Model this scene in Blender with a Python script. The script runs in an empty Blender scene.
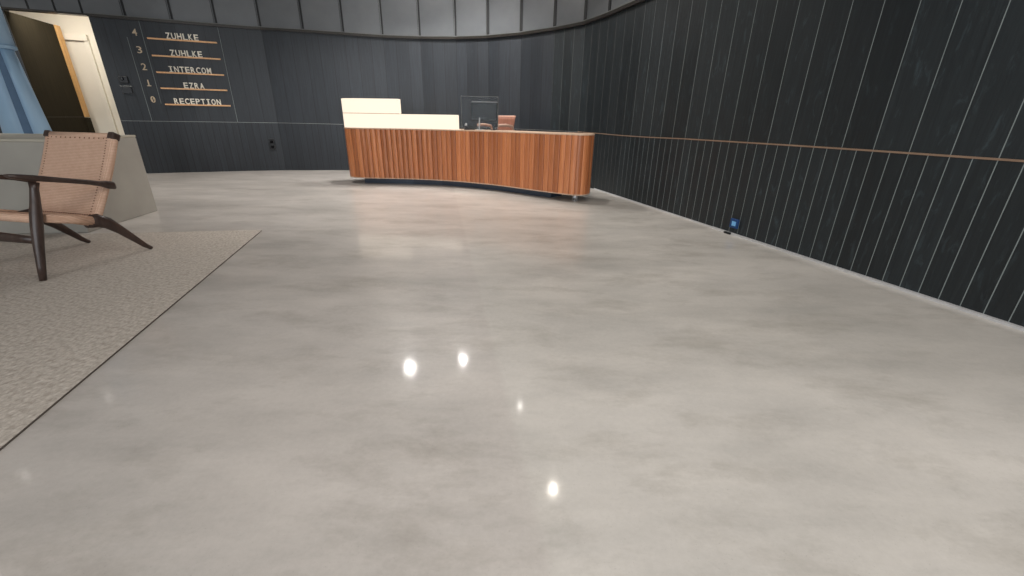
import bpy, bmesh, math, random
from mathutils import Vector, Matrix

random.seed(7)
SC = bpy.context.scene
COL = SC.collection

# ------------------------------------------------------------------ camera
CAM_H = 0.88
F_PX = 420.0
cd = bpy.data.cameras.new('camera')
cam = bpy.data.objects.new('camera', cd)
COL.objects.link(cam)
cd.sensor_width = 36.0
cd.lens = F_PX / 1024.0 * 36.0
cd.clip_start = 0.02
down = Vector(((495 - 512) / F_PX, -(1329 - 288) / F_PX, -1.0)).normalized()
up_c = -down
fw = Vector((0, 0, -1))
y_c = (fw - up_c * fw.dot(up_c)).normalized()
x_c = y_c.cross(up_c)
R = Matrix((x_c, y_c, up_c))
cam.matrix_world = Matrix.Translation((0, 0, CAM_H)) @ R.to_4x4()
SC.camera = cam

# ------------------------------------------------------------------ view, world
SC.view_settings.view_transform = 'Standard'
SC.view_settings.look = 'None'
SC.view_settings.gamma = 1.0
SC.view_settings.use_curve_mapping = False
SC.view_settings.exposure = 0.0
w = bpy.data.worlds.new('overcast sky')
SC.world = w
w.use_nodes = True
bg = w.node_tree.nodes['Background']
bg.inputs[0].default_value = (0.80, 0.90, 1.0, 1)
bg.inputs[1].default_value = 1.0


def area(name, loc, target, sx, sy, power, color):
    d = bpy.data.lights.new(name, 'AREA')
    d.shape = 'RECTANGLE'
    d.size = sx
    d.size_y = sy
    d.energy = power
    d.color = color
    o = bpy.data.objects.new(name, d)
    o.location = loc
    o.rotation_euler = (Vector(target) - Vector(loc)).to_track_quat('-Z', 'Y').to_euler()
    COL.objects.link(o)
    return o


CEIL = 3.2
# daylight entering through the shopfront windows behind the camera
area('window_daylight', (-1.8, -4.85, 1.7), (-1.8, 5, 1.2), 7.0, 2.6, 170, (0.93, 0.97, 1.0))
# added fill light under the ceiling, without a fixture, above and behind the camera
area('ceiling_fill_light', (0.9, -0.5, CEIL - 0.04), (0.9, -0.5, 0), 3.6, 3.6, 125, (1.0, 0.96, 0.91))
area('corridor_light', (-6.25, 6.66, 2.20), (-6.75, 7.75, 0.9), 0.6, 0.3, 19, (1.0, 0.93, 0.82))


# ------------------------------------------------------------------ material helpers
def srgb(r, g, b):
    f = lambda c: (c / 255 / 12.92) if c / 255 <= 0.04045 else ((c / 255 + 0.055) / 1.055) ** 2.4
    return (f(r), f(g), f(b), 1)


JOINT_K, JOINT_C = 0.175, 0.195          # line x + k*y = c of the concrete pour joint


class NT:
    def __init__(s, name):
        s.m = bpy.data.materials.new(name)
        s.m.use_nodes = True
        s.n = s.m.node_tree.nodes
        s.l = s.m.node_tree.links
        s.p = s.n['Principled BSDF']

    def add(s, t, **kw):
        n = s.n.new(t)
        for k, v in kw.items():
            setattr(n, k, v)
        return n

    def coords(s, scale=(1, 1, 1), rot=(0, 0, 0), kind='Object'):
        tc = s.add('ShaderNodeTexCoord')
        mp = s.add('ShaderNodeMapping')
        mp.inputs['Scale'].default_value = scale
        mp.inputs['Rotation'].default_value = rot
        s.l.new(tc.outputs[kind], mp.inputs[0])
        return mp.outputs[0]

    def noise(s, vec, scale, detail=4, rough=0.55, dist=0.0):
        n = s.add('ShaderNodeTexNoise')
        n.inputs['Scale'].default_value = scale
        n.inputs['Detail'].default_value = detail
        n.inputs['Roughness'].default_value = rough
        n.inputs['Distortion'].default_value = dist
        s.l.new(vec, n.inputs['Vector'])
        return n.outputs['Fac']

    def ramp(s, fac, stops):
        r = s.add('ShaderNodeValToRGB')
        e = r.color_ramp.elements
        e[0].position, e[0].color = stops[0]
        e[1].position, e[1].color = stops[1]
        for p, c in stops[2:]:
            x = e.new(p)
            x.color = c
        s.l.new(fac, r.inputs[0])
        return r.outputs[0]

    def mix(s, fac, a, b, mode='MIX'):
        m = s.add('ShaderNodeMix', data_type='RGBA', blend_type=mode)
        for i, v in ((0, fac), (6, a), (7, b)):
            if hasattr(v, 'links') or isinstance(v, bpy.types.NodeSocket):
                s.l.new(v, m.inputs[i])
            else:
                m.inputs[i].default_value = v
        return m.outputs[2]

    def bump(s, h, strength, dist):
        b = s.add('ShaderNodeBump')
        b.inputs['Strength'].default_value = strength
        b.inputs['Distance'].default_value = dist
        s.l.new(h, b.inputs['Height'])
        s.l.new(b.outputs[0], s.p.inputs['Normal'])
        return b

    def base(s, v):
        if isinstance(v, bpy.types.NodeSocket):
            s.l.new(v, s.p.inputs['Base Color'])
        else:
            s.p.inputs['Base Color'].default_value = v

    def set(s, **kw):
        for k, v in kw.items():
            i = s.p.inputs[k.replace('_', ' ')]
            if isinstance(v, bpy.types.NodeSocket):
                s.l.new(v, i)
            else:
                i.default_value = v


G = lambda v: (v, v, v, 1)


def plain(name, col, rough=0.5, metal=0.0, var=0.08, scale=14, spec=0.5):
    t = NT(name)
    v = t.coords()
    n = t.noise(v, scale, 3)
    lo = tuple(c * (1 - var) for c in col[:3]) + (1,)
    hi = tuple(min(1, c * (1 + var)) for c in col[:3]) + (1,)
    t.base(t.ramp(n, [(0.3, lo), (0.7, hi)]))
    t.set(Roughness=rough, Metallic=metal)
    t.p.inputs['Specular IOR Level'].default_value = spec
    return t.m


def mat_floor():
    t = NT('polished_concrete')
    va = t.coords((0.75, 1.7, 1), (0, 0, 0.12))
    vb = t.coords((0.55, 1.1, 1), (0, 0, -0.2))
    a = t.noise(va, 1.9, 8, 0.66, 0.08)
    b = t.noise(vb, 0.9, 4, 0.55, 0.1)
    c1 = t.ramp(a, [(0.34, srgb(168, 164, 159)), (0.62, srgb(206, 200, 193))])
    c2 = t.ramp(b, [(0.38, srgb(174, 170, 164)), (0.60, srgb(208, 203, 197))])
    c = t.mix(0.5, c1, c2)
    # darker greenish-brown smudges where the slurry burnished
    sm = t.noise(t.coords((1.0, 2.2, 1), (0, 0, 0.3)), 1.9, 6, 0.70, 0.15)
    c = t.mix(t.ramp(sm, [(0.50, G(0)), (0.74, G(0.6))]), c, srgb(148, 142, 133))
    # the pour joint: concrete on its left came out slightly greyer
    sep = t.add('ShaderNodeSeparateXYZ')
    t.l.new(t.coords((1, 1, 1), (0, 0, 0.0)), sep.inputs[0])
    ln_ = t.add('ShaderNodeMath', operation='MULTIPLY_ADD')
    t.l.new(sep.outputs[1], ln_.inputs[0]); ln_.inputs[1].default_value = JOINT_K
    t.l.new(sep.outputs[0], ln_.inputs[2])
    ml = t.add('ShaderNodeMapRange')
    ml.inputs['From Min'].default_value = JOINT_C - 0.012
    ml.inputs['From Max'].default_value = JOINT_C + 0.012
    t.l.new(ln_.outputs[0], ml.inputs['Value'])
    c = t.mix(1.0, c, t.ramp(ml.outputs[0], [(0, (0.945, 0.93, 0.935, 1)), (1, G(1))]), 'MULTIPLY')
    fine = t.noise(t.coords(), 55, 4, 0.7)
    c = t.mix(0.30, c, t.ramp(fine, [(0.3, G(0.36)), (0.7, G(0.62))]), 'SOFT_LIGHT')
    agg = t.noise(t.coords(), 190, 2, 0.6)
    c = t.mix(t.ramp(agg, [(0.64, G(0)), (0.78, G(0.35))]), c, srgb(120, 113, 106))
    t.base(c)
    t.set(Roughness=0.32)
    t.p.inputs['Specular IOR Level'].default_value = 0.24
    t.p.inputs['Coat Weight'].default_value = 0.42
    t.p.inputs['Coat IOR'].default_value = 1.36
    t.set(Coat_Roughness=t.ramp(a, [(0.2, G(0.075)), (0.8, G(0.10))]))
    t.bump(t.noise(t.coords(), 120, 3), 0.03, 0.001)
    return t.m


def mat_black_oak(name, base, hi, rough, blotch=0.5):
    t = NT(name)
    grain = t.noise(t.coords((30, 30, 1.2)), 2.0, 6, 0.62, 0.6)
    knots = t.noise(t.coords((9.0, 9.0, 2.6)), 2.2, 6, 0.68, 0.7)
    c = t.ramp(grain, [(0.35, base), (0.75, hi)])
    kb = t.ramp(knots, [(0.56, G(0)), (0.72, G(blotch))])
    pale = tuple(min(1, x * 2.8) for x in hi[:3]) + (1,)
    c = t.mix(kb, c, pale)
    at = t.add('ShaderNodeAttribute', attribute_name='tone')
    tone = t.ramp(at.outputs['Fac'], [(0.0, G(0.72)), (1.0, G(1.0))])
    c = t.mix(1.0, c, tone, 'MULTIPLY')
    t.base(c)
    rr = t.add('ShaderNodeMath', operation='MULTIPLY_ADD')
    t.l.new(at.outputs['Fac'], rr.inputs[0])
    rr.inputs[1].default_value = 0.10
    rr.inputs[2].default_value = rough
    t.l.new(rr.outputs[0], t.p.inputs['Roughness'])
    t.bump(grain, 0.35, 0.003)
    return t.m


def mat_wood(name, lo, hi, rough=0.4, zs=1.5, xs=22, attr=False, spec=0.5):
    t = NT(name)
    g = t.noise(t.coords((xs, xs, zs)), 2.0, 5, 0.6, 0.4)
    c = t.ramp(g, [(0.3, lo), (0.7, hi)])
    if attr:
        at = t.add('ShaderNodeAttribute', attribute_name='tone')
        c = t.mix(1.0, c, t.ramp(at.outputs['Fac'], [(0.0, srgb(205, 196, 190)), (1.0, G(1.0))]), 'MULTIPLY')
    t.base(c)
    t.set(Roughness=rough)
    t.p.inputs['Specular IOR Level'].default_value = spec
    t.bump(g, 0.15, 0.002)
    return t.m


def mat_rug():
    t = NT('woven_wool_rug')
    v = t.coords((1, 1, 1), (0, 0, 0.25))
    br = t.add('ShaderNodeTexVoronoi', feature='F1')
    br.inputs['Scale'].default_value = 70
    mp = t.coords((1.0, 0.62, 1), (0, 0, 0.25))
    t.l.new(mp, br.inputs['Vector'])
    rows = t.add('ShaderNodeTexWave', wave_type='BANDS', bands_direction='Y')
    rows.inputs['Scale'].default_value = 11
    rows.inputs['Distortion'].default_value = 1.2
    rows.inputs['Detail Scale'].default_value = 3
    t.l.new(v, rows.inputs['Vector'])
    c = t.ramp(br.outputs['Distance'], [(0.05, srgb(212, 203, 194)), (0.75, srgb(158, 149, 140))])
    n = t.noise(v, 90, 4, 0.8)
    c = t.mix(0.55, c, t.ramp(n, [(0.3, srgb(138, 128, 118)), (0.7, srgb(212, 204, 195))]))
    c = t.mix(0.12, c, t.ramp(rows.outputs['Fac'], [(0.1, srgb(150, 140, 130)), (0.7, srgb(196, 188, 178))]))
    t.base(c)
    t.set(Roughness=0.95)
    t.p.inputs['Specular IOR Level'].default_value = 0.1
    inv = t.add('ShaderNodeMath', operation='SUBTRACT')
    inv.inputs[0].default_value = 1.0
    t.l.new(br.outputs['Distance'], inv.inputs[1])
    t.bump(inv.outputs[0], 0.55, 0.005)
    return t.m


def mat_cord():
    t = NT('woven_paper_cord')
    v = t.coords()
    w1 = t.add('ShaderNodeTexWave', wave_type='BANDS', bands_direction='X')
    w1.inputs['Scale'].default_value = 32
    w2 = t.add('ShaderNodeTexWave', wave_type='BANDS', bands_direction='Z')
    w2.inputs['Scale'].default_value = 36
    t.l.new(v, w1.inputs['Vector'])
    t.l.new(v, w2.inputs['Vector'])
    h = t.add('ShaderNodeMath', operation='MULTIPLY')
    t.l.new(w1.outputs['Fac'], h.inputs[0])
    t.l.new(w2.outputs['Fac'], h.inputs[1])
    n = t.noise(v, 25, 4)
    c = t.ramp(h.outputs[0], [(0.0, srgb(192, 152, 128)), (0.7, srgb(236, 200, 176))])
    c = t.mix(0.35, c, t.ramp(n, [(0.3, srgb(206, 166, 140)), (0.7, srgb(230, 196, 172))]))
    t.base(c)
    t.set(Roughness=0.75)
    t.bump(h.outputs[0], 0.6, 0.004)
    return t.m


def mat_emit(name, col, s, base=None):
    t = NT(name)
    t.base(base or col)
    t.set(Emission_Color=col, Emission_Strength=s)
    return t.m


M = {
    'floor': mat_floor(),
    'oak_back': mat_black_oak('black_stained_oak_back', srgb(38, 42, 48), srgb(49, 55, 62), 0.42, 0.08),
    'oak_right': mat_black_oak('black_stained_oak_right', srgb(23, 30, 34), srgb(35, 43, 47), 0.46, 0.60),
    'upper': plain('satin_black_panel', srgb(96, 99, 102), 0.36, 0, 0.06, 5, 0.6),
    'joint_dark': plain('black_joint', srgb(22, 23, 26), 0.6),
    'joint_pale': plain('pale_grey_lit_edge_and_divider', srgb(124, 132, 132), 0.75),  # on wall joints: painted light of the board edges; also sign divider lines
    'joint_mid': plain('dull_grey_lit_edge_and_trim', srgb(106, 108, 106), 0.7),  # on wall joints: dimmer painted edge light; also plain trim and frame grey
    'ledge': plain('dark_bronze_ledge', srgb(52, 48, 44), 0.35, 0.4),
    'copper': plain('brushed_copper_strip', srgb(158, 132, 112), 0.4, 0.4),
    'seam_grey': plain('grey_metal_strip', srgb(132, 134, 132), 0.35, 0.3),
    'skirt': plain('pale_aluminium_skirting', srgb(206, 206, 208), 0.35, 0.3),
    'white': plain('white_paint', srgb(226, 220, 208), 0.7, 0, 0.03, 3),
    'ceiling': plain('grey_ceiling_paint', srgb(150, 150, 150), 0.8, 0, 0.03, 3),
    'leafdark': mat_wood('dark_brown_oak_veneer', srgb(40, 36, 27), srgb(50, 45, 34), 0.8, spec=0.1),
    'oakedge': mat_wood('natural_oak_edge', srgb(190, 144, 88), srgb(212, 168, 110), 0.5),
    'concrete': plain('pale_grey_plaster', srgb(160, 156, 148), 0.6, 0, 0.07, 3.5),
    'bluedark': plain('slate_blue_channel_shade', srgb(80, 108, 138), 0.6),  # shade of the column's channel put into the colour
    'cap': plain('warm_grey_cap', srgb(180, 174, 160), 0.5, 0, 0.05, 4),
    'blue': plain('light_blue_metal_paint', srgb(150, 182, 210), 0.5, 0.0, 0.03, 3),
    'desk': mat_wood('reddish_timber_slat', srgb(198, 120, 74), srgb(224, 148, 100), 0.30, 1.3, 26, True, 0.5),
    'deskdark': plain('dark_desk_core', srgb(34, 32, 32), 0.5),
    'desktop': mat_wood('pale_timber_edge', srgb(200, 168, 144), srgb(218, 188, 164), 0.35),
    'toe': plain('blue_black_plinth_metal', srgb(72, 82, 98), 0.35, 0.3),
    'steel': plain('polished_steel', srgb(206, 209, 214), 0.35, 0.8, 0.02),
    'glow': mat_emit('glowing_cream_acrylic', (1.0, 0.87, 0.70, 1), 1.08, (0.12, 0.11, 0.09, 1)),
    'cord': mat_cord(),
    'stitch': plain('dark_lacing_hole', srgb(112, 70, 48), 0.8),
    'walnut': mat_wood('dark_walnut', srgb(50, 38, 34), srgb(74, 58, 52), 0.32, 3, 18),
    'rug': mat_rug(),
    'rugedge': plain('dark_rug_binding', srgb(96, 88, 82), 0.9),
    'letter': plain('cream_letter', srgb(250, 244, 230), 0.5, 0, 0.01),
    'number': plain('tan_number', srgb(214, 194, 166), 0.5, 0, 0.02),
    'rail': mat_wood('oak_sign_rail', srgb(236, 178, 126), srgb(250, 200, 150), 0.45),
    'black': plain('black_plastic', srgb(20, 21, 24), 0.35),
    'gloss': plain('glossy_black_glass', srgb(14, 15, 18), 0.08, 0, 0.02, 5, 0.2),
    'bluebox': plain('dark_blue_plastic', srgb(24, 62, 112), 0.5),
    'bluetag': plain('light_blue_sticker', srgb(112, 172, 222), 0.5),
    'leather': mat_wood('brown_leather', srgb(120, 78, 62), srgb(146, 98, 80), 0.5),
    'palewood': plain('pale_pink_wood', srgb(200, 164, 146), 0.5),
    'key': plain('pale_grey_plastic', srgb(190, 192, 196), 0.5),
}


def mat_glass():
    t = NT('clear_acrylic')
    tr = t.add('ShaderNodeBsdfTransparent')
    tr.inputs[0].default_value = (0.96, 0.97, 0.97, 1)
    gl = t.add('ShaderNodeBsdfGlossy')
    gl.inputs['Roughness'].default_value = 0.03
    fr = t.add('ShaderNodeFresnel')
    fr.inputs['IOR'].default_value = 1.12
    mx = t.add('ShaderNodeMixShader')
    t.l.new(fr.outputs[0], mx.inputs[0])
    t.l.new(tr.outputs[0], mx.inputs[1])
    t.l.new(gl.outputs[0], mx.inputs[2])
    t.l.new(mx.outputs[0], t.n['Material Output'].inputs[0])
    return t.m


M['glass'] = mat_glass()


# ------------------------------------------------------------------ mesh helpers
class MB:
    """collects shapes into one mesh, with several materials and a per-face tone"""

    def __init__(s):
        s.v, s.f, s.mi, s.tone, s.sm = [], [], [], [], []
        s.mats = []

    def slot(s, m):
        if m not in s.mats:
            s.mats.append(m)
        return s.mats.index(m)

    def face(s, pts, m, tone=0.5, smooth=False):
        b = len(s.v)
        s.v += [tuple(p) for p in pts]
        s.f.append(list(range(b, b + len(pts))))
        s.mi.append(s.slot(m)); s.tone.append(tone); s.sm.append(smooth)

    def prism(s, bottom, top, m, tone=0.5, caps=True, smooth=False):
        """bottom, top: equal length loops of 3d points"""
        b = len(s.v)
        n = len(bottom)
        s.v += [tuple(p) for p in bottom] + [tuple(p) for p in top]
        fs = [[b + i, b + (i + 1) % n, b + n + (i + 1) % n, b + n + i] for i in range(n)]
        sm = [smooth] * n
        if caps:
            fs += [[b + i for i in reversed(range(n))], [b + n + i for i in range(n)]]
            sm += [False, False]
        for f, q in zip(fs, sm):
            s.f.append(f); s.mi.append(s.slot(m)); s.tone.append(tone); s.sm.append(q)

    def box(s, c, h, m, ax=None, tone=0.5):
        """centre, half sizes, optional axes (three unit vectors)"""
        ax = ax or (Vector((1, 0, 0)), Vector((0, 1, 0)), Vector((0, 0, 1)))
        c = Vector(c)
        P = lambda a, b_, d: c + ax[0] * a * h[0] + ax[1] * b_ * h[1] + ax[2] * d * h[2]
        s.prism([P(-1, -1, -1), P(1, -1, -1), P(1, 1, -1), P(-1, 1, -1)],
                [P(-1, -1, 1), P(1, -1, 1), P(1, 1, 1), P(-1, 1, 1)], m, tone)

    def loft(s, rings, m, smooth=True, caps=True, closed=False):
        b = len(s.v)
        n = len(rings[0])
        for r in rings:
            s.v += [tuple(p) for p in r]
        for k in range(len(rings) - 1):
            for i in range(n):
                s.f.append([b + k * n + i, b + k * n + (i + 1) % n, b + (k + 1) * n + (i + 1) % n, b + (k + 1) * n + i])
                s.mi.append(s.slot(m)); s.tone.append(0.5); s.sm.append(smooth)
        if caps:
            for f in ([b + i for i in reversed(range(n))], [b + (len(rings) - 1) * n + i for i in range(n)]):
                s.f.append(f); s.mi.append(s.slot(m)); s.tone.append(0.5); s.sm.append(False)

    def tube(s, path, radii, m, n=14, flat=(1, 1)):
        """round bar along a path; radii per point; flat scales the two cross axes"""
        path = [Vector(p) for p in path]
        rings = []
        side = None
        for i, p in enumerate(path):
            d = (path[min(i + 1, len(path) - 1)] - path[max(i - 1, 0)]).normalized()
            if side is None:
                ref = Vector((0, 0, 1)) if abs(d.z) < 0.9 else Vector((1, 0, 0))
                side = d.cross(ref).normalized()
            side = (side - d * side.dot(d)).normalized()
            u = side.cross(d).normalized()
            rings.append([p + side * math.cos(2 * math.pi * j / n) * radii[i] * flat[0]
                          + u * math.sin(2 * math.pi * j / n) * radii[i] * flat[1] for j in range(n)])
        s.loft(rings, m)

    def cyl(s, c, r, z0, z1, m, n=32, r2=None):
        r2 = r if r2 is None else r2
        s.prism([(c[0] + r * math.cos(2 * math.pi * j / n), c[1] + r * math.sin(2 * math.pi * j / n), z0) for j in range(n)],
                [(c[0] + r2 * math.cos(2 * math.pi * j / n), c[1] + r2 * math.sin(2 * math.pi * j / n), z1) for j in range(n)], m, smooth=True)

    def build(s, name, parent=None, bevel=0.0, recalc=True):
        me = bpy.data.meshes.new(name)
        me.from_pydata(s.v, [], s.f)
        for m in s.mats:
            me.materials.append(m)
        at = me.attributes.new('tone', 'FLOAT', 'FACE')
        for i, p in enumerate(me.polygons):
            p.material_index = s.mi[i]
            p.use_smooth = s.sm[i]
            at.data[i].value = s.tone[i]
        if recalc:
            bm = bmesh.new(); bm.from_mesh(me)
            bmesh.ops.recalc_face_normals(bm, faces=bm.faces)
            bm.to_mesh(me); bm.free()
        me.update()
        o = bpy.data.objects.new(name, me)
        COL.objects.link(o)
        if parent is not None:
            o.parent = parent
        if bevel:
            b = o.modifiers.new('bevel', 'BEVEL')
            b.width = bevel; b.segments = 2; b.limit_method = 'ANGLE'; b.angle_limit = math.radians(40)
        return o


def tag(o, label, cat, group=None):
    o['label'] = label; o['category'] = cat
    if group:
        o['group'] = group
    return o


def struct(o):
    o['kind'] = 'structure'
    return o


def thing(name, label, cat, loc=(0, 0, 0), rz=0.0, group=None):
    o = bpy.data.objects.new(name, None)
    o.empty_display_size = 0.1
    COL.objects.link(o)
    o.location = loc; o.rotation_euler = (0, 0, rz)
    return tag(o, label, cat, group)


def V2(p):
    return Vector((p[0], p[1], 0))


# ------------------------------------------------------------------ the faceted wall line
# (x, y, seam height, ledge height) at each upper-panel joint
WL = [(-5.84, 6.664, 0.762, 2.097), (-5.453, 6.822, 0.761, 2.097), (-4.953, 7.026, 0.760, 2.096), (-4.453, 7.230, 0.758, 2.094),
      (-3.899, 7.409, 0.756, 2.092), (-3.290, 7.500, 0.752, 2.084), (-2.700, 7.580, 0.744, 2.068), (-2.115, 7.673, 0.740, 2.055),
      (-1.527, 7.690, 0.738, 2.048), (-0.951, 7.642, 0.735, 2.045), (-0.430, 7.490, 0.730, 2.045), (0.080, 7.190, 0.725, 2.045),
      (0.540, 6.790, 0.722, 2.045), (0.900, 6.370, 0.720, 2.045), (1.108, 5.870, 0.716, 2.045), (1.283, 5.317, 0.712, 2.045),
      (1.449, 4.785, 0.716, 2.045)]
rd = Vector((0.2985, -0.9544, 0))
ra = Vector((1.555, 4.445, 0))
for k in range(3, 17):
    p = ra + rd * (-1.476 + 0.564 * k)
    WL.append((p.x, p.y, 0.722 + min(0.014, 0.004 * (k - 2)), 2.045))
SPLIT = 12          # facets from this vertex on belong to the right-hand wall


def lerp(a, b, t):
    return a + (b - a) * t


def wall_part(i0, i1, name, wood, pale_from, lo_mat=None):
    """boards below and above the seam, with narrow joint lines between boards"""
    mb = MB()
    for i in range(i0, i1):
        a, b = WL[i], WL[i + 1]
        A, B = V2(a), V2(b)
        L = (B - A).length
        d = (B - A) / L
        n = Vector((d.y, -d.x, 0))             # towards the room
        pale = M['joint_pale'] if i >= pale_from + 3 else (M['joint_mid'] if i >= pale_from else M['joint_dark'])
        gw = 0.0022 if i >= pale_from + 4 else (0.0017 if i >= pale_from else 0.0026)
        for zone, cnt in ((0, 6), (1, 3)):
            for k in range(cnt):
                t0, t1 = k / cnt, (k + 1) / cnt
                tone = random.random()
                P0, P1 = A + d * L * t0, A + d * L * t1
                s0, s1 = lerp(a[2], b[2], t0), lerp(a[2], b[2], t1)
                l0, l1 = lerp(a[3], b[3], t0), lerp(a[3], b[3], t1)
                z = ((0, 0), (s0, s1)) if zone == 0 else ((s0, s1), (l0, l1))
                g0, g1 = P0 + d * gw, P1 - d * gw
                Q = lambda p, zz: Vector((p.x, p.y, zz))
                mb.face([Q(P0, z[0][0]), Q(P1, z[0][1]), Q(P1, z[1][1]), Q(P0, z[1][0])], wood, tone)
                # joint line: narrow strip, dark, or pale as painted light on the board edges
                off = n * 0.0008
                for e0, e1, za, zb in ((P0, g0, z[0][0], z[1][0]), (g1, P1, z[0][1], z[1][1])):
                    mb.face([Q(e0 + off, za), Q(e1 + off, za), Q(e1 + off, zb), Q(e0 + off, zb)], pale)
        # closing back skin
        off = n * -0.12
        Q = lambda p, zz: Vector((p.x, p.y, zz))
        mb.face([Q(B + off, 0), Q(A + off, 0), Q(A + off, a[3]), Q(B + off, b[3])], wood)
        mb.face([Q(A, 0), Q(B, 0), Q(B + off, 0), Q(A + off, 0)], wood)
    for e in (i0, i1):
        a = WL[e]
        A = V2(a)
        j = min(e, len(WL) - 2)
        d = (V2(WL[j + 1]) - V2(WL[j])).normalized()
        n = Vector((d.y, -d.x, 0)) * -0.12
        mb.face([A, A + n, A + n + Vector((0, 0, a[3])), A + Vector((0, 0, a[3]))], wood)
    return struct(mb.build(name, recalc=False))


def upper_part(i0, i1, name):
    """wide satin panels between ledge and ceiling with dark posts at their joints"""
    mb = MB()
    for i in range(i0, i1):
        a, b = WL[i], WL[i + 1]
        A, B = V2(a), V2(b)
        d = (B - A).normalized()
        n = Vector((d.y, -d.x, 0))
        Q = lambda p, zz: Vector((p.x, p.y, zz))
        mb.face([Q(A, a[3]), Q(B, b[3]), Q(B, CEIL), Q(A, CEIL)], M['upper'], random.random())
        off = n * -0.12
        mb.face([Q(B + off, b[3]), Q(A + off, a[3]), Q(A + off, CEIL), Q(B + off, CEIL)], M['upper'])
        mb.box(Q(B, (b[3] + CEIL) / 2) + n * 0.004, (0.012 if i < 9 else 0.019, 0.008, (CEIL - b[3]) / 2), M['joint_dark'], (d, n, Vector((0, 0, 1))))
        mb.box(Q(B, (b[3] + CEIL) / 2) + n * 0.004 - d * 0.027, (0.0025, 0.004, (CEIL - b[3]) / 2), M['ledge'], (d, n, Vector((0, 0, 1))))
    return struct(mb.build(name, recalc=False))


def strip(i0, i1, zf, proud, h, m, name, mat2=None, t_first=0.0):
    """a continuous bar following the wall line; zf gives its centre height"""
    rings = []
    for i in range(i0, i1 + 1):
        p = V2(WL[i])
        da = (p - V2(WL[i - 1])).normalized() if i > 0 else None
        db = (V2(WL[i + 1]) - p).normalized() if i < len(WL) - 1 else None
        if i == i0 or da is None:
            da = db
        if i == i1 or db is None:
            db = da
        d = (da + db).normalized()
        n = Vector((d.y, -d.x, 0))
        if i == i0 and t_first:
            p = p + db * t_first
        z = zf(WL[i])
        o = lambda dn, dz: Vector((p.x, p.y, z)) + n * dn + Vector((0, 0, dz))
        rings.append([o(-0.01, -h / 2), o(proud, -h / 2), o(proud, h / 2), o(-0.01, h / 2)])
    mb = MB()
    mb.loft(rings, m, smooth=False)
    return struct(mb.build(name))


NW = len(WL) - 1
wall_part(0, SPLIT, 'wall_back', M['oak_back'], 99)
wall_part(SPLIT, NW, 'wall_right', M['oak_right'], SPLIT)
upper_part(-0, SPLIT, 'wall_back_upper')
upper_part(SPLIT, NW, 'wall_right_upper')
strip(0, NW, lambda w_: w_[3] + 0.000, 0.040, 0.034, M['ledge'], 'trim_1')
strip(0, NW, lambda w_: w_[3] + 0.0215, 0.046, 0.009, M['joint_mid'], 'trim_2')
strip(0, 13, lambda w_: w_[2], 0.002, 0.006, M['seam_grey'], 'trim_3')
strip(13, NW, lambda w_: w_[2], 0.004, 0.0100, M['copper'], 'trim_4')
strip(14, 18, lambda w_: 0.006, 0.010, 0.012, M['skirt'], 'baseboard_right_far')
strip(18, NW, lambda w_: 0.007, 0.024, 0.014, M['skirt'], 'baseboard_right')

# ------------------------------------------------------------------ floor, ceiling, remaining shell
mb = MB()
mb.box((-2.0, 1.8, -0.05), (7.0, 7.6, 0.05), M['floor'])
struct(mb.build('floor'))
mb = MB()
mb.box((-2.0, 1.8, CEIL + 0.05), (7.0, 7.6, 0.05), M['ceiling'])
struct(mb.build('ceiling'))

wd = (V2(WL[3]) - V2(WL[0])).normalized()          # direction of the sign wall
wn = Vector((wd.y, -wd.x, 0))                      # towards the room
WZ = (wd, wn, Vector((0, 0, 1)))
E0 = V2(WL[0])
HG = E0 - wd * 0.86                                # the door hinge
mb = MB()                                          # wall left of the doorway
LQ = HG - wd * 2.2
c = (HG + LQ) / 2 - wn * 0.06
mb.box((c.x, c.y, CEIL / 2), (1.1, 0.06, CEIL / 2), M['oak_back'], WZ)
c = (HG + E0) / 2 - wn * 0.06                      # panelling above the doorway
mb.box((c.x, c.y, (2.097 + CEIL) / 2), (0.43, 0.06, (CEIL - 2.097) / 2), M['upper'], WZ)
for s_ in (0.05, 0.33, 0.60):
    q = E0 - wd * (s_ + 0.0)
    mb.box((q.x, q.y, (2.097 + CEIL) / 2), (0.010, 0.008, (CEIL - 2.097) / 2), M['joint_dark'], WZ)
struct(mb.build('wall_left_of_doorway'))
mb = MB()
c = (HG + E0) / 2
mb.box((c.x, c.y, 2.101), (0.50, 0.045, 0.011), M['ledge'], WZ)
struct(mb.build('trim_5'))
# left side wall and the window front behind the camera
mb = MB()
mb.box((LQ.x - 0.06, 0.4, CEIL / 2), (0.06, 5.3, CEIL / 2), M['white'])
struct(mb.build('wall_left'))
mb = MB()
mb.box((-2.2, -5.06, 0.2), (6.6, 0.06, 0.2), M['white'])
mb.box((-2.2, -5.06, 3.1), (6.6, 0.06, 0.1), M['white'])
mb.box((3.55, -5.06, 1.6), (0.9, 0.06, 1.6), M['white'])
mb.box((-7.6, -5.06, 1.6), (1.4, 0.06, 1.6), M['white'])
struct(mb.build('wall_behind_camera'))
for k in range(4):
    wx = -5.1 + k * 2.2
    mb = MB()
    for dx in (-1.07, 1.07):
        mb.box((wx + dx, -5.06, 1.7), (0.03, 0.04, 1.3), M['black'])
    for dz in (0.43, 2.97):
        mb.box((wx, -5.06, dz), (1.07, 0.04, 0.03), M['black'])
    struct(mb.build('window_%d' % (k + 1)))

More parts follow.
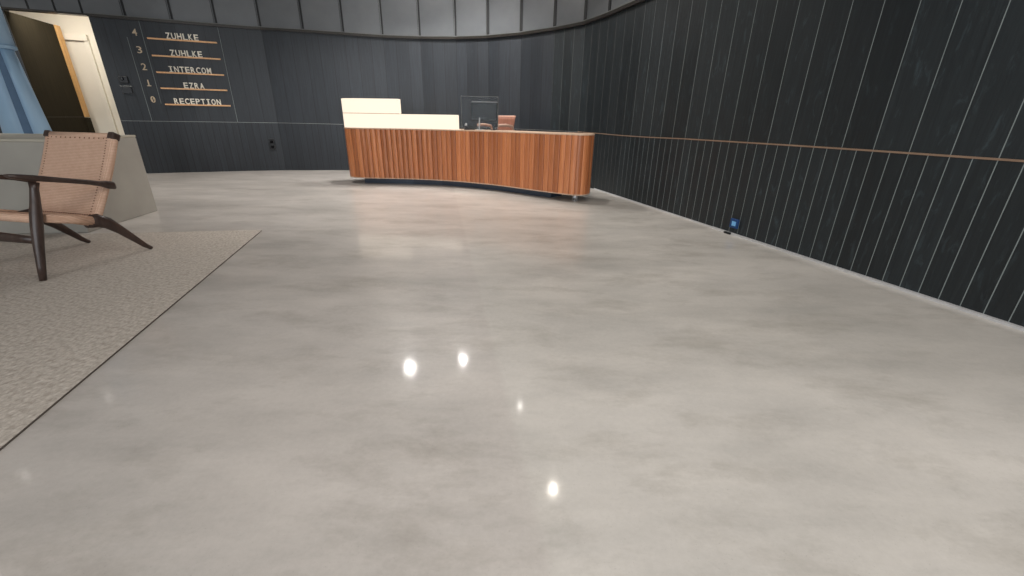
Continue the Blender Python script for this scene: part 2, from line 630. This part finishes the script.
# ------------------------------------------------------------------ corridor behind the open door
mb = MB()
cq = lambda s_, dep: E0 + wd * s_ - wn * dep       # s_ along the wall, dep behind it
W_ = M['white']
DEP = 1.22
P = cq(-0.65, DEP + 0.05); mb.box((P.x, P.y, 1.15), (1.0, 0.05, 1.15), W_, WZ)
P = cq(0.30, DEP / 2 + 0.12); mb.box((P.x, P.y, 1.15), (0.03, DEP / 2 - 0.0, 1.15), W_, WZ)
P = cq(-1.62, DEP / 2 + 0.12); mb.box((P.x, P.y, 1.15), (0.03, DEP / 2 - 0.0, 1.15), W_, WZ)
P = cq(-0.65, DEP / 2 + 0.12); mb.box((P.x, P.y, 2.33), (1.0, DEP / 2 + 0.0, 0.03), W_, WZ)
struct(mb.build('wall_corridor'))
# white inner doorway on the corridor's back wall
mb = MB()
for s_, z0, z1, hw in ((-0.85, 0, 1.98, 0.03), (-0.53, 0, 1.98, 0.03)):
    P = cq(s_, DEP - 0.02); mb.box((P.x, P.y, (z0 + z1) / 2), (hw, 0.03, (z1 - z0) / 2), W_, WZ)
P = cq(-0.69, DEP - 0.03); mb.box((P.x, P.y, 1.955), (0.19, 0.045, 0.045), W_, WZ)
P = cq(-0.69, DEP - 0.006); mb.box((P.x, P.y, 0.95), (0.13, 0.006, 0.95), W_, WZ)
struct(mb.build('door_2', bevel=0.004))

# the open door leaf, swung back into the corridor
ld = Vector((-0.30, 0.95, 0)).normalized()
ln = Vector((ld.y, -ld.x, 0))
LZ = (ld, ln, Vector((0, 0, 1)))
dr = bpy.data.objects.new('door_1', None)
COL.objects.link(dr); dr['kind'] = 'structure'
LW = 0.955
o0 = HG + ld * 0.01 - wn * 0.0
mb = MB()
P = o0 + ld * (LW / 2) - ln * 0.03
mb.box((P.x, P.y, 1.045), (LW / 2, 0.03, 1.035), M['leafdark'], LZ)
P = o0 + ld * (LW / 2)
mb.box((P.x, P.y, 0.80), (LW / 2, 0.002, 0.003), M['ledge'], LZ)
mb.build('door_leaf', dr)
mb = MB()
P = o0 + ld * (LW + 0.052) - ln * 0.02
mb.box((P.x, P.y, 1.44), (0.052, 0.045, 0.64), M['oakedge'], LZ)
ob = mb.build('oak_edge', dr, bevel=0.003); ob['label'] = 'pale natural oak edge of the door'
mb = MB()
mb.box((P.x, P.y, 0.40), (0.052, 0.045, 0.39), M['leafdark'], LZ)
mb.build('edge_panel', dr)

# ------------------------------------------------------------------ directory sign
def sw(s_, z, out=0.0):
    p = E0 + wd * s_ + wn * out
    return Vector((p.x, p.y, z))


def text_mesh(txt, size, depth, pitch, centre_s, base_z, mat, name, parent, out, bold=0.0):
    """monospaced raised lettering on the sign wall as one mesh"""
    dg = None
    mb = MB()
    for k, ch in enumerate(txt):
        cu = bpy.data.curves.new('glyph', 'FONT')
        cu.body = ch; cu.size = size; cu.extrude = depth / 2; cu.align_x = 'CENTER'; cu.offset = bold
        cu.resolution_u = 3
        ob = bpy.data.objects.new('glyph', cu)
        COL.objects.link(ob)
        bpy.context.view_layer.update()
        dg = bpy.context.evaluated_depsgraph_get()
        me = bpy.data.meshes.new_from_object(ob.evaluated_get(dg))
        xs = [v.co.x for v in me.vertices]
        wch = max(xs) - min(xs); cx = (max(xs) + min(xs)) / 2
        tw = pitch * (0.80 if ch not in 'I1' else 0.62)
        kx = tw / wch
        if ch in 'I1':
            kx = 1.0
        sc_ = centre_s + (k - (len(txt) - 1) / 2) * pitch
        b = len(mb.v)
        for v in me.vertices:
            mb.v.append(tuple(sw(sc_ + (v.co.x - cx) * kx, base_z + v.co.y, out + v.co.z)))
        for p in me.polygons:
            mb.f.append([b + i for i in p.vertices]); mb.mi.append(mb.slot(mat)); mb.tone.append(0.5); mb.sm.append(False)
        if ch == 'I' or ch == '1':               # slab serifs of the monospaced face
            h = size * 0.69
            mb.box(sw(sc_, base_z + size * 0.045, out), (pitch * 0.34, depth / 2, size * 0.045), mat, WZ)
            if ch == 'I':
                mb.box(sw(sc_, base_z + h - size * 0.045, out), (pitch * 0.34, depth / 2, size * 0.045), mat, WZ)
        if ch == '0':                            # slashed zero
            dv = (wd * 0.45 + Vector((0, 0, 0.9))).normalized()
            mb.box(sw(sc_, base_z + size * 0.35, out), (size * 0.03, depth / 2, size * 0.26), mat, (dv.cross(wn), wn, dv))
        bpy.data.objects.remove(ob); bpy.data.curves.remove(cu); bpy.data.meshes.remove(me)
    return mb.build(name, parent)


sign = thing('directory_sign', 'building directory of cream names and floor numbers over thin oak rails on black wall', 'sign', (0, 0, 0))
rows = [(1.868, 'ZUHLKE', '4'), (1.650, 'ZUHLKE', '3'), (1.433, 'INTERCOM', '2'), (1.220, 'EZRA', '1'), (0.999, 'RECEPTION', '0')]
for z, nm, dg_ in rows:
    mb = MB()
    mb.box(sw(1.028, z, 0.014), (0.424, 0.014, 0.010), M['rail'], WZ)
    mb.build('oak_rail', sign, bevel=0.002)
    text_mesh(nm, 0.112, 0.008, 0.0685, 1.028, z + 0.011, M['letter'], 'tenant_name', sign, 0.010, 0.0022)
    text_mesh(dg_, 0.125, 0.006, 0.072, 0.468, z + 0.022, M['number'], 'floor_number', sign, 0.004, 0.0005)
for s0, s1, z0, z1 in ((0.380, 0.366, 0.765, 1.869), (0.554, 0.553, 1.009, 2.085), (1.500, 1.500, 0.762, 2.085)):
    mb = MB()
    mb.prism([sw(s0 - .003, z0, 0), sw(s0 + .003, z0, 0), sw(s0 + .003, z0, .003), sw(s0 - .003, z0, .003)],
             [sw(s1 - .003, z1, 0), sw(s1 + .003, z1, 0), sw(s1 + .003, z1, .003), sw(s1 - .003, z1, .003)], M['joint_pale'])
    mb.build('divider_line', sign)

it = thing('intercom', 'small black door intercom with a plate below it left of the directory sign', 'intercom', (0, 0, 0))
mb = MB()
mb.box(sw(0.185, 1.315, 0.012), (0.055, 0.012, 0.045), M['black'], WZ)
mb.build('camera_housing', it, bevel=0.008)
mb = MB()
q = sw(0.175, 1.325, 0.024)
n_ = 20
ring = lambda r, o_: [q + wd * r * math.cos(2 * math.pi * j / n_) + Vector((0, 0, r * math.sin(2 * math.pi * j / n_))) + wn * o_ for j in range(n_)]
mb.loft([ring(0.022, 0), ring(0.022, 0.010), ring(0.012, 0.016)], M['gloss'])
mb.build('lens', it)
mb = MB()
mb.box(sw(0.190, 1.175, 0.010), (0.060, 0.010, 0.040), M['black'], WZ)
mb.box(sw(0.190, 1.232, 0.006), (0.070, 0.006, 0.004), M['seam_grey'], WZ)
mb.build('key_plate', it, bevel=0.003)

# black socket low on the back wall
fd = (V2(WL[4]) - V2(WL[3])).normalized(); fn = Vector((fd.y, -fd.x, 0))
FZ = (fd, fn, Vector((0, 0, 1)))
so = thing('wall_socket', 'small black socket box low on the back wall between sign and desk', 'socket', (0, 0, 0))
q = V2(WL[3]) + fd * 0.44
mb = MB(); mb.box((q.x, q.y, 0.42), (0.04, 0.016, 0.09), M['black'], FZ)
mb.build('housing', so, bevel=0.005)
for dz in (-0.04, 0.04):
    mb = MB()
    p = q + fn * 0.019
    mb.box((p.x, p.y, 0.42 + dz), (0.022, 0.004, 0.022), M['gloss'], FZ)
    mb.build('socket_insert', so)

# blue box at the foot of the right wall
rn = Vector((rd.y, -rd.x, 0))
RZ = (rd, rn, Vector((0, 0, 1)))
bb = thing('outlet_box', 'small blue outlet box with light blue sticker at foot of black right wall', 'outlet', (0, 0, 0))
p = ra + rd * 1.02 + rn * 0.010
mb = MB(); mb.box((p.x, p.y, 0.095), (0.040, 0.010, 0.038), M['bluebox'], RZ)
mb.build('box', bb, bevel=0.004)
p = ra + rd * 1.025 + rn * 0.022
mb = MB(); mb.box((p.x, p.y, 0.095), (0.020, 0.002, 0.018), M['bluetag'], RZ)
ob = mb.build('sticker', bb); ob['label'] = 'light blue square sticker'
p = ra + rd * 0.985 + rn * 0.024
mb = MB(); mb.box((p.x, p.y, 0.007), (0.035, 0.014, 0.007), M['black'], RZ)
tag(mb.build('cable_grommet', bevel=0.003), 'short black stub on the floor at wall foot under the blue box', 'grommet')


# ------------------------------------------------------------------ reception desk
def catmull(pts, per=10):
    P_ = [Vector((p[0], p[1], 0)) for p in pts]
    P_ = [P_[0] * 2 - P_[1]] + P_ + [P_[-1] * 2 - P_[-2]]
    out = []
    for i in range(1, len(P_) - 2):
        for k in range(per):
            t = k / per
            a, b, c_, d = P_[i - 1:i + 3]
            out.append(0.5 * ((2 * b) + (c_ - a) * t + (2 * a - 5 * b + 4 * c_ - d) * t * t + (3 * b - a - 3 * c_ + d) * t ** 3))
    out.append(P_[-2])
    return out


def resample(poly, step):
    L = [0]
    for a, b in zip(poly, poly[1:]):
        L.append(L[-1] + (b - a).length)
    n = max(2, round(L[-1] / step))
    res = []
    j = 0
    for k in range(n + 1):
        s_ = L[-1] * k / n
        while j < len(L) - 2 and L[j + 1] < s_:
            j += 1
        t = (s_ - L[j]) / max(1e-9, L[j + 1] - L[j])
        res.append(poly[j].lerp(poly[j + 1], min(1, t)))
    return res


front = [(-2.30, 6.36), (-2.345, 6.24), (-2.325, 6.12), (-2.235, 6.025), (-2.08, 5.972), (-1.80, 5.962), (-1.45, 5.942), (-1.05, 5.872), (-0.64, 5.725),
         (-0.22, 5.490), (0.20, 5.165), (0.50, 4.935), (0.615, 4.858), (0.70, 4.818), (0.79, 4.832), (0.862, 4.905), (0.897, 5.02), (0.900, 5.12), (0.87, 5.21), (0.80, 5.28)]
back = [(0.55, 5.46), (0.10, 5.79), (-0.40, 6.13), (-0.90, 6.34), (-1.45, 6.44), (-2.0, 6.45), (-2.24, 6.42)]
fc = catmull(front, 8)
bc = catmull([front[-1]] + back + [front[0]], 6)[1:-1]
DZ0, DZ1 = 0.085, 0.735
desk = thing('reception_desk', 'curved reception desk clad in reddish vertical timber slats with glowing cream counter', 'desk', (-0.7, 5.7, 0))
DI = Matrix.Translation((0.7, -5.7, 0))


def dbuild(mb, name, parent=None, bevel=0.0):
    mb.v = [tuple(DI @ Vector(v)) for v in mb.v]
    return mb.build(name, parent or desk, bevel)


def inset(poly, d):
    """move a closed counter-clockwise loop inward by d"""
    n = len(poly); out = []
    for i in range(n):
        a = (poly[(i + 1) % n] - poly[i - 1]).normalized()
        out.append(poly[i] + Vector((-a.y, a.x, 0)) * d)
    return out


loop = fc + bc
Z = lambda poly, z: [Vector((p.x, p.y, z)) for p in poly]
core = inset(loop, 0.022)
mb = MB(); mb.prism(Z(core, DZ0 + 0.004), Z(core, DZ1 - 0.012), M['deskdark'])
dbuild(mb, 'core')
# tambour of slats, one mesh
sl = resample(fc, 0.070)
mb = MB()
for a, b in zip(sl, sl[1:]):
    d = (b - a).normalized(); L = (b - a).length
    n = Vector((d.y, -d.x, 0))
    prof = []
    for t, o_ in ((0.03, -0.015), (0.045, -0.004), (0.16, 0.000), (0.5, 0.0040), (0.84, 0.000), (0.955, -0.004), (0.97, -0.015)):
        prof.append(a + d * L * t + n * o_)
    tone = random.random()
    ring = prof + [b - n * 0.021 - d * 0.002, a - n * 0.021 + d * 0.002]
    mb.prism(Z(ring, DZ0 + 0.006), Z(ring, DZ1 - 0.014), M['desk'], tone)
dbuild(mb, 'slatted_front')
top = inset(loop, -0.004)
mb = MB(); mb.prism(Z(top, DZ1 - 0.014), Z(top, DZ1), M['desktop'])
dbuild(mb, 'countertop', bevel=0.003)
mb = MB(); mb.prism(Z(inset(loop, -0.003), DZ0 - 0.005), Z(inset(loop, -0.003), DZ0 + 0.006), M['desktop'])
ob = dbuild(mb, 'bottom_edge'); ob['label'] = 'thin pale edge under the slats'
# recessed plinth
pf = [Vector(p + (0,)) for p in [(-2.12, 6.10), (-1.80, 6.08), (-1.42, 6.06), (-1.0, 5.98), (-0.58, 5.83), (-0.14, 5.57), (0.27, 5.25), (0.45, 5.12)]]
pb = [Vector(p + (0,)) for p in [(0.60, 5.28), (0.08, 5.66), (-0.40, 5.98), (-0.90, 6.20), (-1.45, 6.30), (-2.12, 6.31)]]
mb = MB(); mb.prism(Z(pf + pb, 0.0), Z(pf + pb, DZ0 - 0.005), M['toe'])
dbuild(mb, 'plinth')
mb = MB(); mb.cyl((0.72, 4.962), 0.035, 0.004, DZ0 - 0.002, M['steel'], 28); mb.cyl((0.72, 4.962), 0.038, 0.0, 0.006, M['steel'], 28)
dbuild(mb, 'steel_foot')


# illuminated two-tier counter along the left end of the desk
def arc_until(xmax):
    pts = [p for p in resample(fc, 0.03) if p.x < xmax and not (p.y > 6.2)]
    return pts


def tier(xmax, z0, z1, ins, depth, name):
    fr = [p for p in resample(fc, 0.03) if p.x <= xmax]
    fr = [p for p in fr if p.y < 6.30]
    dd = [((fr[min(i + 1, len(fr) - 1)] - fr[max(i - 1, 0)]).normalized()) for i in range(len(fr))]
    f1 = [p - Vector((d.y, -d.x, 0)) * ins for p, d in zip(fr, dd)]
    # rear edge: keep to the body of the desk
    rear = []
    for p, d in zip(fr, dd):
        q = p - Vector((d.y, -d.x, 0)) * (ins + depth)
        rear.append(q)
    k0 = next(i for i, p in enumerate(fr) if p.x > -2.02)
    ring = f1 + list(reversed(rear[k0:])) + [Vector((f1[0].x + 0.02, 6.12 + depth, 0))]
    mb = MB(); mb.prism(Z(ring, z0), Z(ring, z1), M['glow'], smooth=False)
    ob = dbuild(mb, name, bevel=0.004)
    ob['label'] = 'glowing cream light box'
    return ring


tier(-0.74, DZ1 + 0.001, 0.912, 0.006, 0.10, 'lower_light_box')
r2 = tier(-1.50, 0.919, 1.094, 0.006, 0.10, 'upper_light_box')
mb = MB(); mb.prism(Z(inset(r2, 0.002), 0.912), Z(inset(r2, 0.002), 0.919), M['desktop'])
dbuild(mb, 'timber_spacer')

# ------------------------------------------------------------------ things on and behind the desk
ps = thing('acrylic_screen', 'clear acrylic guard panel with thin frame standing on desk in front of monitor', 'screen', (-0.45, 5.82, DZ1))
mb = MB(); mb.box((0, 0, 0.200), (0.232, 0.003, 0.196), M['glass'])
mb.build('panel', ps)
mb = MB()
for sx in (-1, 1):
    mb.box((sx * 0.234, 0, 0.200), (0.003, 0.005, 0.200), M['joint_mid'])
mb.box((0, 0, 0.398), (0.237, 0.005, 0.003), M['joint_mid'])
mb.build('frame', ps)
for sx in (-1, 1):
    mb = MB()
    mb.box((sx * 0.17, 0.0, 0.004), (0.03, 0.03, 0.004), M['black'])
    mb.build('foot', ps, bevel=0.002)

mo = thing('computer_monitor', 'black computer monitor on silver stand behind the clear panel', 'monitor', (-0.40, 5.99, DZ1), 0.10)
mb = MB(); mb.box((0, 0, 0.225), (0.178, 0.014, 0.112), M['black'])
mb.build('housing', mo, bevel=0.006)
mb = MB(); mb.box((0, -0.0152, 0.225), (0.171, 0.0015, 0.104), M['gloss'])
mb.build('glossy_back', mo)
mb = MB(); mb.box((0, -0.016, 0.340), (0.165, 0.006, 0.003), M['key'])
ob = mb.build('top_edge', mo); ob['label'] = 'pale top edge'
mb = MB(); mb.tube([(-0.07, -0.035, 0.006), (-0.07, -0.035, 0.10), (-0.065, -0.028, 0.15)], [0.008] * 3, M['steel'], 16)
mb.build('stand', mo)
mb = MB(); mb.cyl((-0.07, -0.035), 0.055, 0.0, 0.008, M['steel'], 32)
mb.build('stand_base', mo, bevel=0.002)
mb = MB(); mb.box((0, 0.0152, 0.225), (0.171, 0.0015, 0.104), M['gloss'])
mb.build('screen', mo)

ph = thing('desk_telephone', 'black desk telephone with pale handset on desk left of monitor stand', 'telephone', (-0.60, 5.96, DZ1), 0.2)
mb = MB()
mb.prism([(-0.07, -0.06, 0), (0.07, -0.06, 0), (0.07, 0.07, 0), (-0.07, 0.07, 0)],
         [(-0.07, -0.06, 0.05), (0.07, -0.06, 0.05), (0.07, 0.07, 0.02), (-0.07, 0.07, 0.02)], M['black'])
mb.build('body', ph, bevel=0.004)
mb = MB()
mb.tube([(-0.045, -0.055, 0.058), (-0.045, -0.03, 0.070), (-0.045, 0.02, 0.062), (-0.045, 0.06, 0.036)], [0.014, 0.012, 0.012, 0.014], M['key'], 12)
mb.build('handset', ph)

oc = thing('office_chair', 'brown office chair with pale top edge behind the reception desk', 'chair', (-0.135, 6.63, 0), -0.85)
mb = MB()
rings = []
for k in range(9):
    z = 0.56 + 0.345 * k / 8
    hw = 0.195 - 0.02 * (1 - k / 8)
    rings.append([(hw * math.cos(a) * (1.0 if abs(math.cos(a)) < .98 else 1.0), 0.02 * math.sin(a) + 0.03 * math.cos(a) ** 2 * -1 + 0.05 * (k / 8), z) for a in [2 * math.pi * j / 28 for j in range(28)]])
mb.loft(rings, M['leather'])
mb.build('backrest', oc)
mb = MB()
mb.tube([(0.19 * math.sin(a), -0.03 * math.sin(a) ** 2 + 0.052, 0.908) for a in [(-1.5 + 3.0 * j / 14) for j in range(15)]], [0.012] * 15, M['palewood'], 10)
ob = mb.build('top_rail', oc); ob['label'] = 'pale wooden top edge'
mb = MB(); mb.box((0, -0.22, 0.47), (0.22, 0.21, 0.035), M['leather'])
mb.build('seat', oc, bevel=0.025)
for sx in (-1, 1):
    mb = MB()
    mb.tube([(sx * 0.23, -0.02, 0.50), (sx * 0.245, -0.03, 0.66), (sx * 0.245, -0.08, 0.775), (sx * 0.245, -0.20, 0.790), (sx * 0.245, -0.33, 0.788)], [0.012, 0.012, 0.014, 0.016, 0.014], M['palewood'], 10, (1.3, 0.9))
    mb.build('armrest', oc)
mb = MB(); mb.cyl((0, -0.2), 0.028, 0.08, 0.44, M['steel'], 20)
mb.build('gas_post', oc)
for k in range(5):
    a = k * 2 * math.pi / 5 + 0.3
    mb = MB(); mb.tube([(0, -0.2, 0.10), (0.26 * math.cos(a), -0.2 + 0.26 * math.sin(a), 0.066)], [0.022, 0.014], M['steel'], 10)
    l_ = mb.build('base_arm', oc)
    mb = MB()
    c = Vector((0.26 * math.cos(a), -0.2 + 0.26 * math.sin(a), 0.028))
    t_ = Vector((-math.sin(a), math.cos(a), 0))
    mb.tube([c - t_ * 0.018, c + t_ * 0.018], [0.028, 0.028], M['black'], 18)
    mb.build('caster', l_)

# ------------------------------------------------------------------ plaster block, blue column
K = [Vector((-3.446, 4.038, 0)), Vector((-4.75, 3.93, 0)), Vector((-4.75, 2.975, 0)), Vector((-3.33, 3.20, 0))]
blk = thing('plaster_block', 'low pale grey plaster plinth wall behind the woven lounge chair', 'plinth', (-4.0, 3.6, 0))
off = Vector((4.0, -3.6, 0))
KL = [k_ + off for k_ in K]
mb = MB(); mb.prism(Z(KL, 0), Z(KL, 0.672), M['concrete'])
mb.build('body', blk, bevel=0.006)
mb = MB(); mb.prism(Z(inset(KL, -0.002), 0.672), Z(inset(KL, -0.002), 0.690), M['cap'])
mb.build('top_cap', blk, bevel=0.004)

cl = thing('steel_column', 'light blue tapered steel column with a collar rising behind the pale plinth', 'column', (-5.16, 4.72, 0))


def grooved(r, z0, z1, a0, half, depth, top=1.0):
    """round shaft with one shallow rounded channel facing direction a0"""
    pts = []
    n = 72
    for j in range(n):
        a = 2 * math.pi * j / n
        da = (a - a0 + math.pi) % (2 * math.pi) - math.pi
        rr = r
        if abs(da) < half:
            rr = r - depth * (0.5 + 0.5 * math.cos(math.pi * da / half)) ** 0.7
        pts.append(Vector((rr * math.cos(a), rr * math.sin(a), 0)))
    mb = MB(); mb.prism(Z(pts, z0), Z([p * top for p in pts], z1), M['blue'], smooth=True)
    return mb


aim = math.atan2(-4.72, 5.16)
grooved(0.232, 0.0, 1.46, aim - 0.0, 0.42, 0.085, 0.53).build('shaft', cl)
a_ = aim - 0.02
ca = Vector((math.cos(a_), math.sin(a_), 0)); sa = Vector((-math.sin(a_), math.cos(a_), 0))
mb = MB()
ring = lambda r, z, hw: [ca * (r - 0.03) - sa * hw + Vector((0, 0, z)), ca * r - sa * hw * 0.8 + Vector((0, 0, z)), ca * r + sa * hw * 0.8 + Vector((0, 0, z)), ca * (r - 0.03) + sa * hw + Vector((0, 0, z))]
mb.loft([ring(0.180, 0.0, 0.080), ring(0.096, 1.455, 0.042)], M['bluedark'], smooth=False)  # dark strip stands in for the shade inside the channel
ob = mb.build('channel_shade_strip', cl); ob['label'] = 'darker slate blue strip painting the shade in the channel of the shaft'
mb = MB(); mb.cyl((0, 0), 0.142, 1.46, CEIL, M['blue'], 48)
mb.build('upper_sleeve', cl)
mb = MB(); mb.cyl((0, 0), 0.152, 1.445, 1.478, M['blue'], 48)
mb.build('collar', cl, bevel=0.008)

# ------------------------------------------------------------------ rug
mb = MB()
e = Vector((0.25, -0.968, 0))
C0 = Vector((-2.043, 3.333, 0))
C1 = C0 + e * 5.2
u = Vector((-0.988, -0.155, 0))
C2 = C1 + u * 3.6
C3 = C0 + u * 3.6
loopR = [C0, C3, C2, C1]
mb.prism(Z(loopR, 0.0), Z(loopR, 0.008), M['rug'])
rug = mb.build('area_rug', bevel=0.0015)
tag(rug, 'large greige woven wool rug under the lounge chair on polished concrete', 'rug')
me = rug.data
me.materials.append(M['rugedge'])
for p in me.polygons:
    if abs(p.normal.z) < 0.5:
        p.material_index = 1
RUGZ = 0.008

# ------------------------------------------------------------------ lounge chair (x across, y forward, z up)
ch = thing('lounge_chair', 'low lounge chair with dark walnut frame and woven paper cord back on the rug', 'chair', (-2.7615, 2.834, 0))
X_ = Vector((0.977, -0.214, 0)).normalized()
F_ = Vector((-0.214, -0.977, 0)).normalized()
rotm = Matrix((X_, -F_, Vector((0, 0, 1)))).transposed()
ch.rotation_euler = rotm.to_euler()
P3 = lambda x, d, z: Vector((x, -d, z))            # d measured forward of the rear feet
WN = M['walnut']
for sx in (-1, 1):
    mb = MB()
    pts = [(.305, .626, RUGZ), (.304, .610, .08), (.302, .582, .20), (.300, .556, .30), (.299, .539, .36), (.298, .519, .43), (.298, .503, .49), (.298, .494, .525)]
    rr = [.0155, .0190, .0235, .0268, .0262, .0215, .0185, .0225]
    mb.tube([P3(sx * a, b, c_) for a, b, c_ in pts], rr, WN, 20)
    mb.build('leg', ch)
    mb = MB()
    pts = [(.268, .315, .262), (.270, .255, .262), (.274, .205, .235), (.276, .150, .178), (.276, .080, .098), (.276, .035, .045), (.276, -.002, RUGZ + 0.006)]
    rr = [.034, .043, .036, .0270, .0205, .0165, .0115]
    mb.tube([P3(sx * a, b, c_) for a, b, c_ in pts], rr, WN, 18, (0.75, 1.0))
    mb.build('leg', ch)
    # armrest
    mb = MB()
    rings = []
    for d_, z_, hw, hh in ((.122, .457, .015, .022), (.130, .458, .018, .0245), (.160, .466, .019, .024), (.195, .476, .018, .0165), (.25, .492, .023, .0150), (.37, .519, .030, .0150),
                           (.48, .543, .036, .0165), (.55, .558, .036, .0150), (.585, .566, .030, .0120), (.60, .570, .018, .008)):
        cx = sx * (.300 + (0.010 if d_ > .3 else 0.008))
        rings.append([P3(cx + hw * math.copysign(abs(math.cos(a)) ** .7, math.cos(a)), d_, z_ + hh * math.copysign(abs(math.sin(a)) ** .7, math.sin(a))) for a in [2 * math.pi * j / 20 for j in range(20)]])
    mb.loft(rings, WN)
    mb.build('armrest', ch)
    # side rail wrapped in cord
    mb = MB()
    mb.tube([P3(sx * .280, .285, .264), P3(sx * .286, .38, .297), P3(sx * .292, .505, .330)], [.030, .026, .024], M['cord'], 16, (0.6, 1.0))
    mb.build('side_rail', ch)
# stretcher and front rail
mb = MB()
mb.tube([P3(-.30, .580, .224), P3(-.15, .582, .226), P3(0, .584, .228), P3(.15, .582, .226), P3(.30, .580, .224)], [.019, .025, .028, .025, .019], WN, 14, (0.6, 1.0))
mb.build('stretcher', ch)
mb = MB()
mb.tube([P3(-.272, .530, .330), P3(0, .530, .326), P3(.272, .530, .330)], [.024, .023, .024], M['cord'], 16)
mb.build('front_rail', ch)
# seat of woven cord, slightly sagging
mb = MB()
rings = []
for k in range(13):
    t = k / 12
    d_ = lerp(.265, .525, t)
    ring = []
    for j in range(17):
        x = -.272 + .544 * j / 16
        z = lerp(.283, .352, t) - 0.014 * (1 - (x / .272) ** 2) * math.sin(math.pi * t)
        ring.append(P3(x, d_, z))
    ring += [v - Vector((0, 0, .012)) for v in reversed(ring)]
    rings.append(ring)
mb.loft(rings, M['cord'])
mb.build('seat', ch)


# back panel: rounded slab leaning backwards
def bp(v):            # centre line of the back: v 0 bottom .. 1 top
    return lerp(.262, -.004, v) - .012 * math.sin(math.pi * v), lerp(.268, .752, v)


mb = MB()
tilt = Vector((0, .266, .484)).normalized()
bn = Vector((0, -.484, .266)).normalized()          # front of the panel (chair forward is -y here)
Vx = Vector((1, 0, 0))


def section(v, th):
    """cross-section: woven sheet in front, cord-wrapped posts rolling back at both edges"""
    d_, z_ = bp(v)
    c = P3(-.014 * v, d_, z_)
    half = [(-.243, .012), (-.266, .013), (-.279, .006), (-.284, -.008), (-.283, -.018), (-.276, -.028), (-.262, -.031), (-.250, -.027), (-.244, -.016), (-.236, -.004), (-.12, -.003)]
    pts = [(0.0, .0100), (-.12, .0105)] + half + [(0, -.003)] + [(-x, y) for x, y in reversed(half)] + [(.12, .0105)]
    return [c + Vx * x + bn * y * th for x, y in pts]


rings = [section(k / 24, 1.0 if 0 < k < 24 else 0.8) for k in range(25)]
mb.loft(rings, M['cord'])
for k in range(30):
    v = 0.05 + 0.89 * k / 29
    d_, z_ = bp(v)
    for sx in (-1, 1):
        mb.box(P3(sx * .240 - .014 * v, d_, z_) + bn * .0122, (.0042, .0015, .0022), M['stitch'], (Vx, bn, tilt))
for k in range(12):
    x = -.215 + .43 * k / 11
    d_, z_ = bp(0.935)
    mb.box(P3(x - .013, d_, z_) + bn * .0112, (.0030, .0015, .0036), M['stitch'], (Vx, bn, tilt))
for k in range(26):
    x = -.235 + .47 * k / 25
    d_, z_ = bp(0.045)
    mb.box(P3(x, d_, z_) + bn * .0112, (.0060, .0015, .0022), M['stitch'], (Vx, bn, tilt))
bk = mb.build('backrest', ch)
mb = MB()
d_, z_ = bp(0.975)
mb.tube([P3(-.258, d_, z_) + bn * -.008, P3(-.014, d_, z_) + bn * -.008, P3(.231, d_, z_) + bn * -.008], [.021, .021, .021], M['cord'], 16)
mb.build('top_rail', bk)
for sx in (-1, 1):
    mb = MB()
    d_, z_ = bp(0.988)
    c = P3(sx * .2635 - .014, d_, z_) - bn * .009 - tilt * .006
    mb.box(c, (.0225, .0255, .0225), WN, (Vx, bn, tilt))
    ob = mb.build('post_cap', bk, bevel=0.009); ob['label'] = 'dark walnut top corner'
# the cord roll that forms the lower edge of the back
mb = MB()
mb.tube([P3(-.262, .272, .262), P3(0, .272, .262), P3(.262, .272, .262)], [.022, .022, .022], M['cord'], 16)
mb.build('rear_rail', ch)


# ------------------------------------------------------------------ recessed ceiling spotlights
def downlight(x, y, r, emit, power, col, label, cone=80, blend=0.6):
    t = thing('ceiling_spotlight', label, 'spotlight', (x, y, CEIL), 0, 'ceiling spotlights')
    mb = MB()
    n = 28
    ring = lambda rr, z: [Vector((rr * math.cos(2 * math.pi * j / n), rr * math.sin(2 * math.pi * j / n), z)) for j in range(n)]
    mb.loft([ring(r * 1.35, 0.0), ring(r * 1.35, -0.010), ring(r * 1.12, -0.012), ring(r * 1.08, -0.002)], M['black'], caps=False)
    mb.build('rim', t)
    mb = MB()
    mb.loft([ring(r * 1.05, -0.001), ring(r * 1.05, -0.004)], mat_emit('lamp_lens', col + (1,), emit))
    mb.build('lens', t)
    if power:
        d = bpy.data.lights.new('spot_lamp', 'SPOT')
        d.energy = power; d.color = col; d.spot_size = math.radians(cone); d.spot_blend = blend; d.shadow_soft_size = r
        o = bpy.data.objects.new('spot_lamp', d)
        COL.objects.link(o); o.parent = t
        o.location = (0, 0, -0.03)
    return t


downlight(-1.764, 6.29, 0.085, 260, 200, (1.0, 0.97, 0.93), 'large bright ceiling spotlight above the left part of the desk', 120)
downlight(-0.869, 6.58, 0.070, 260, 200, (1.0, 0.97, 0.93), 'bright ceiling spotlight above the middle of the desk', 120)
downlight(0.524, 3.714, 0.013, 200, 70, (1.0, 0.92, 0.80), 'small warm ceiling spotlight over the open floor', 100)
downlight(-6.208, 5.345, 0.020, 150, 170, (1.0, 0.94, 0.86), 'small ceiling spotlight near the blue column', 100)
downlight(-5.81, 3.793, 0.018, 150, 35, (1.0, 0.94, 0.86), 'small ceiling spotlight behind the lounge chair', 100)
downlight(-2.856, 6.072, 0.014, 60, 150, (1.0, 0.95, 0.88), 'small ceiling spotlight left of the desk', 110)
downlight(0.151, 5.242, 0.012, 60, 100, (1.0, 0.95, 0.88), 'small ceiling spotlight above the right end of the desk', 110)
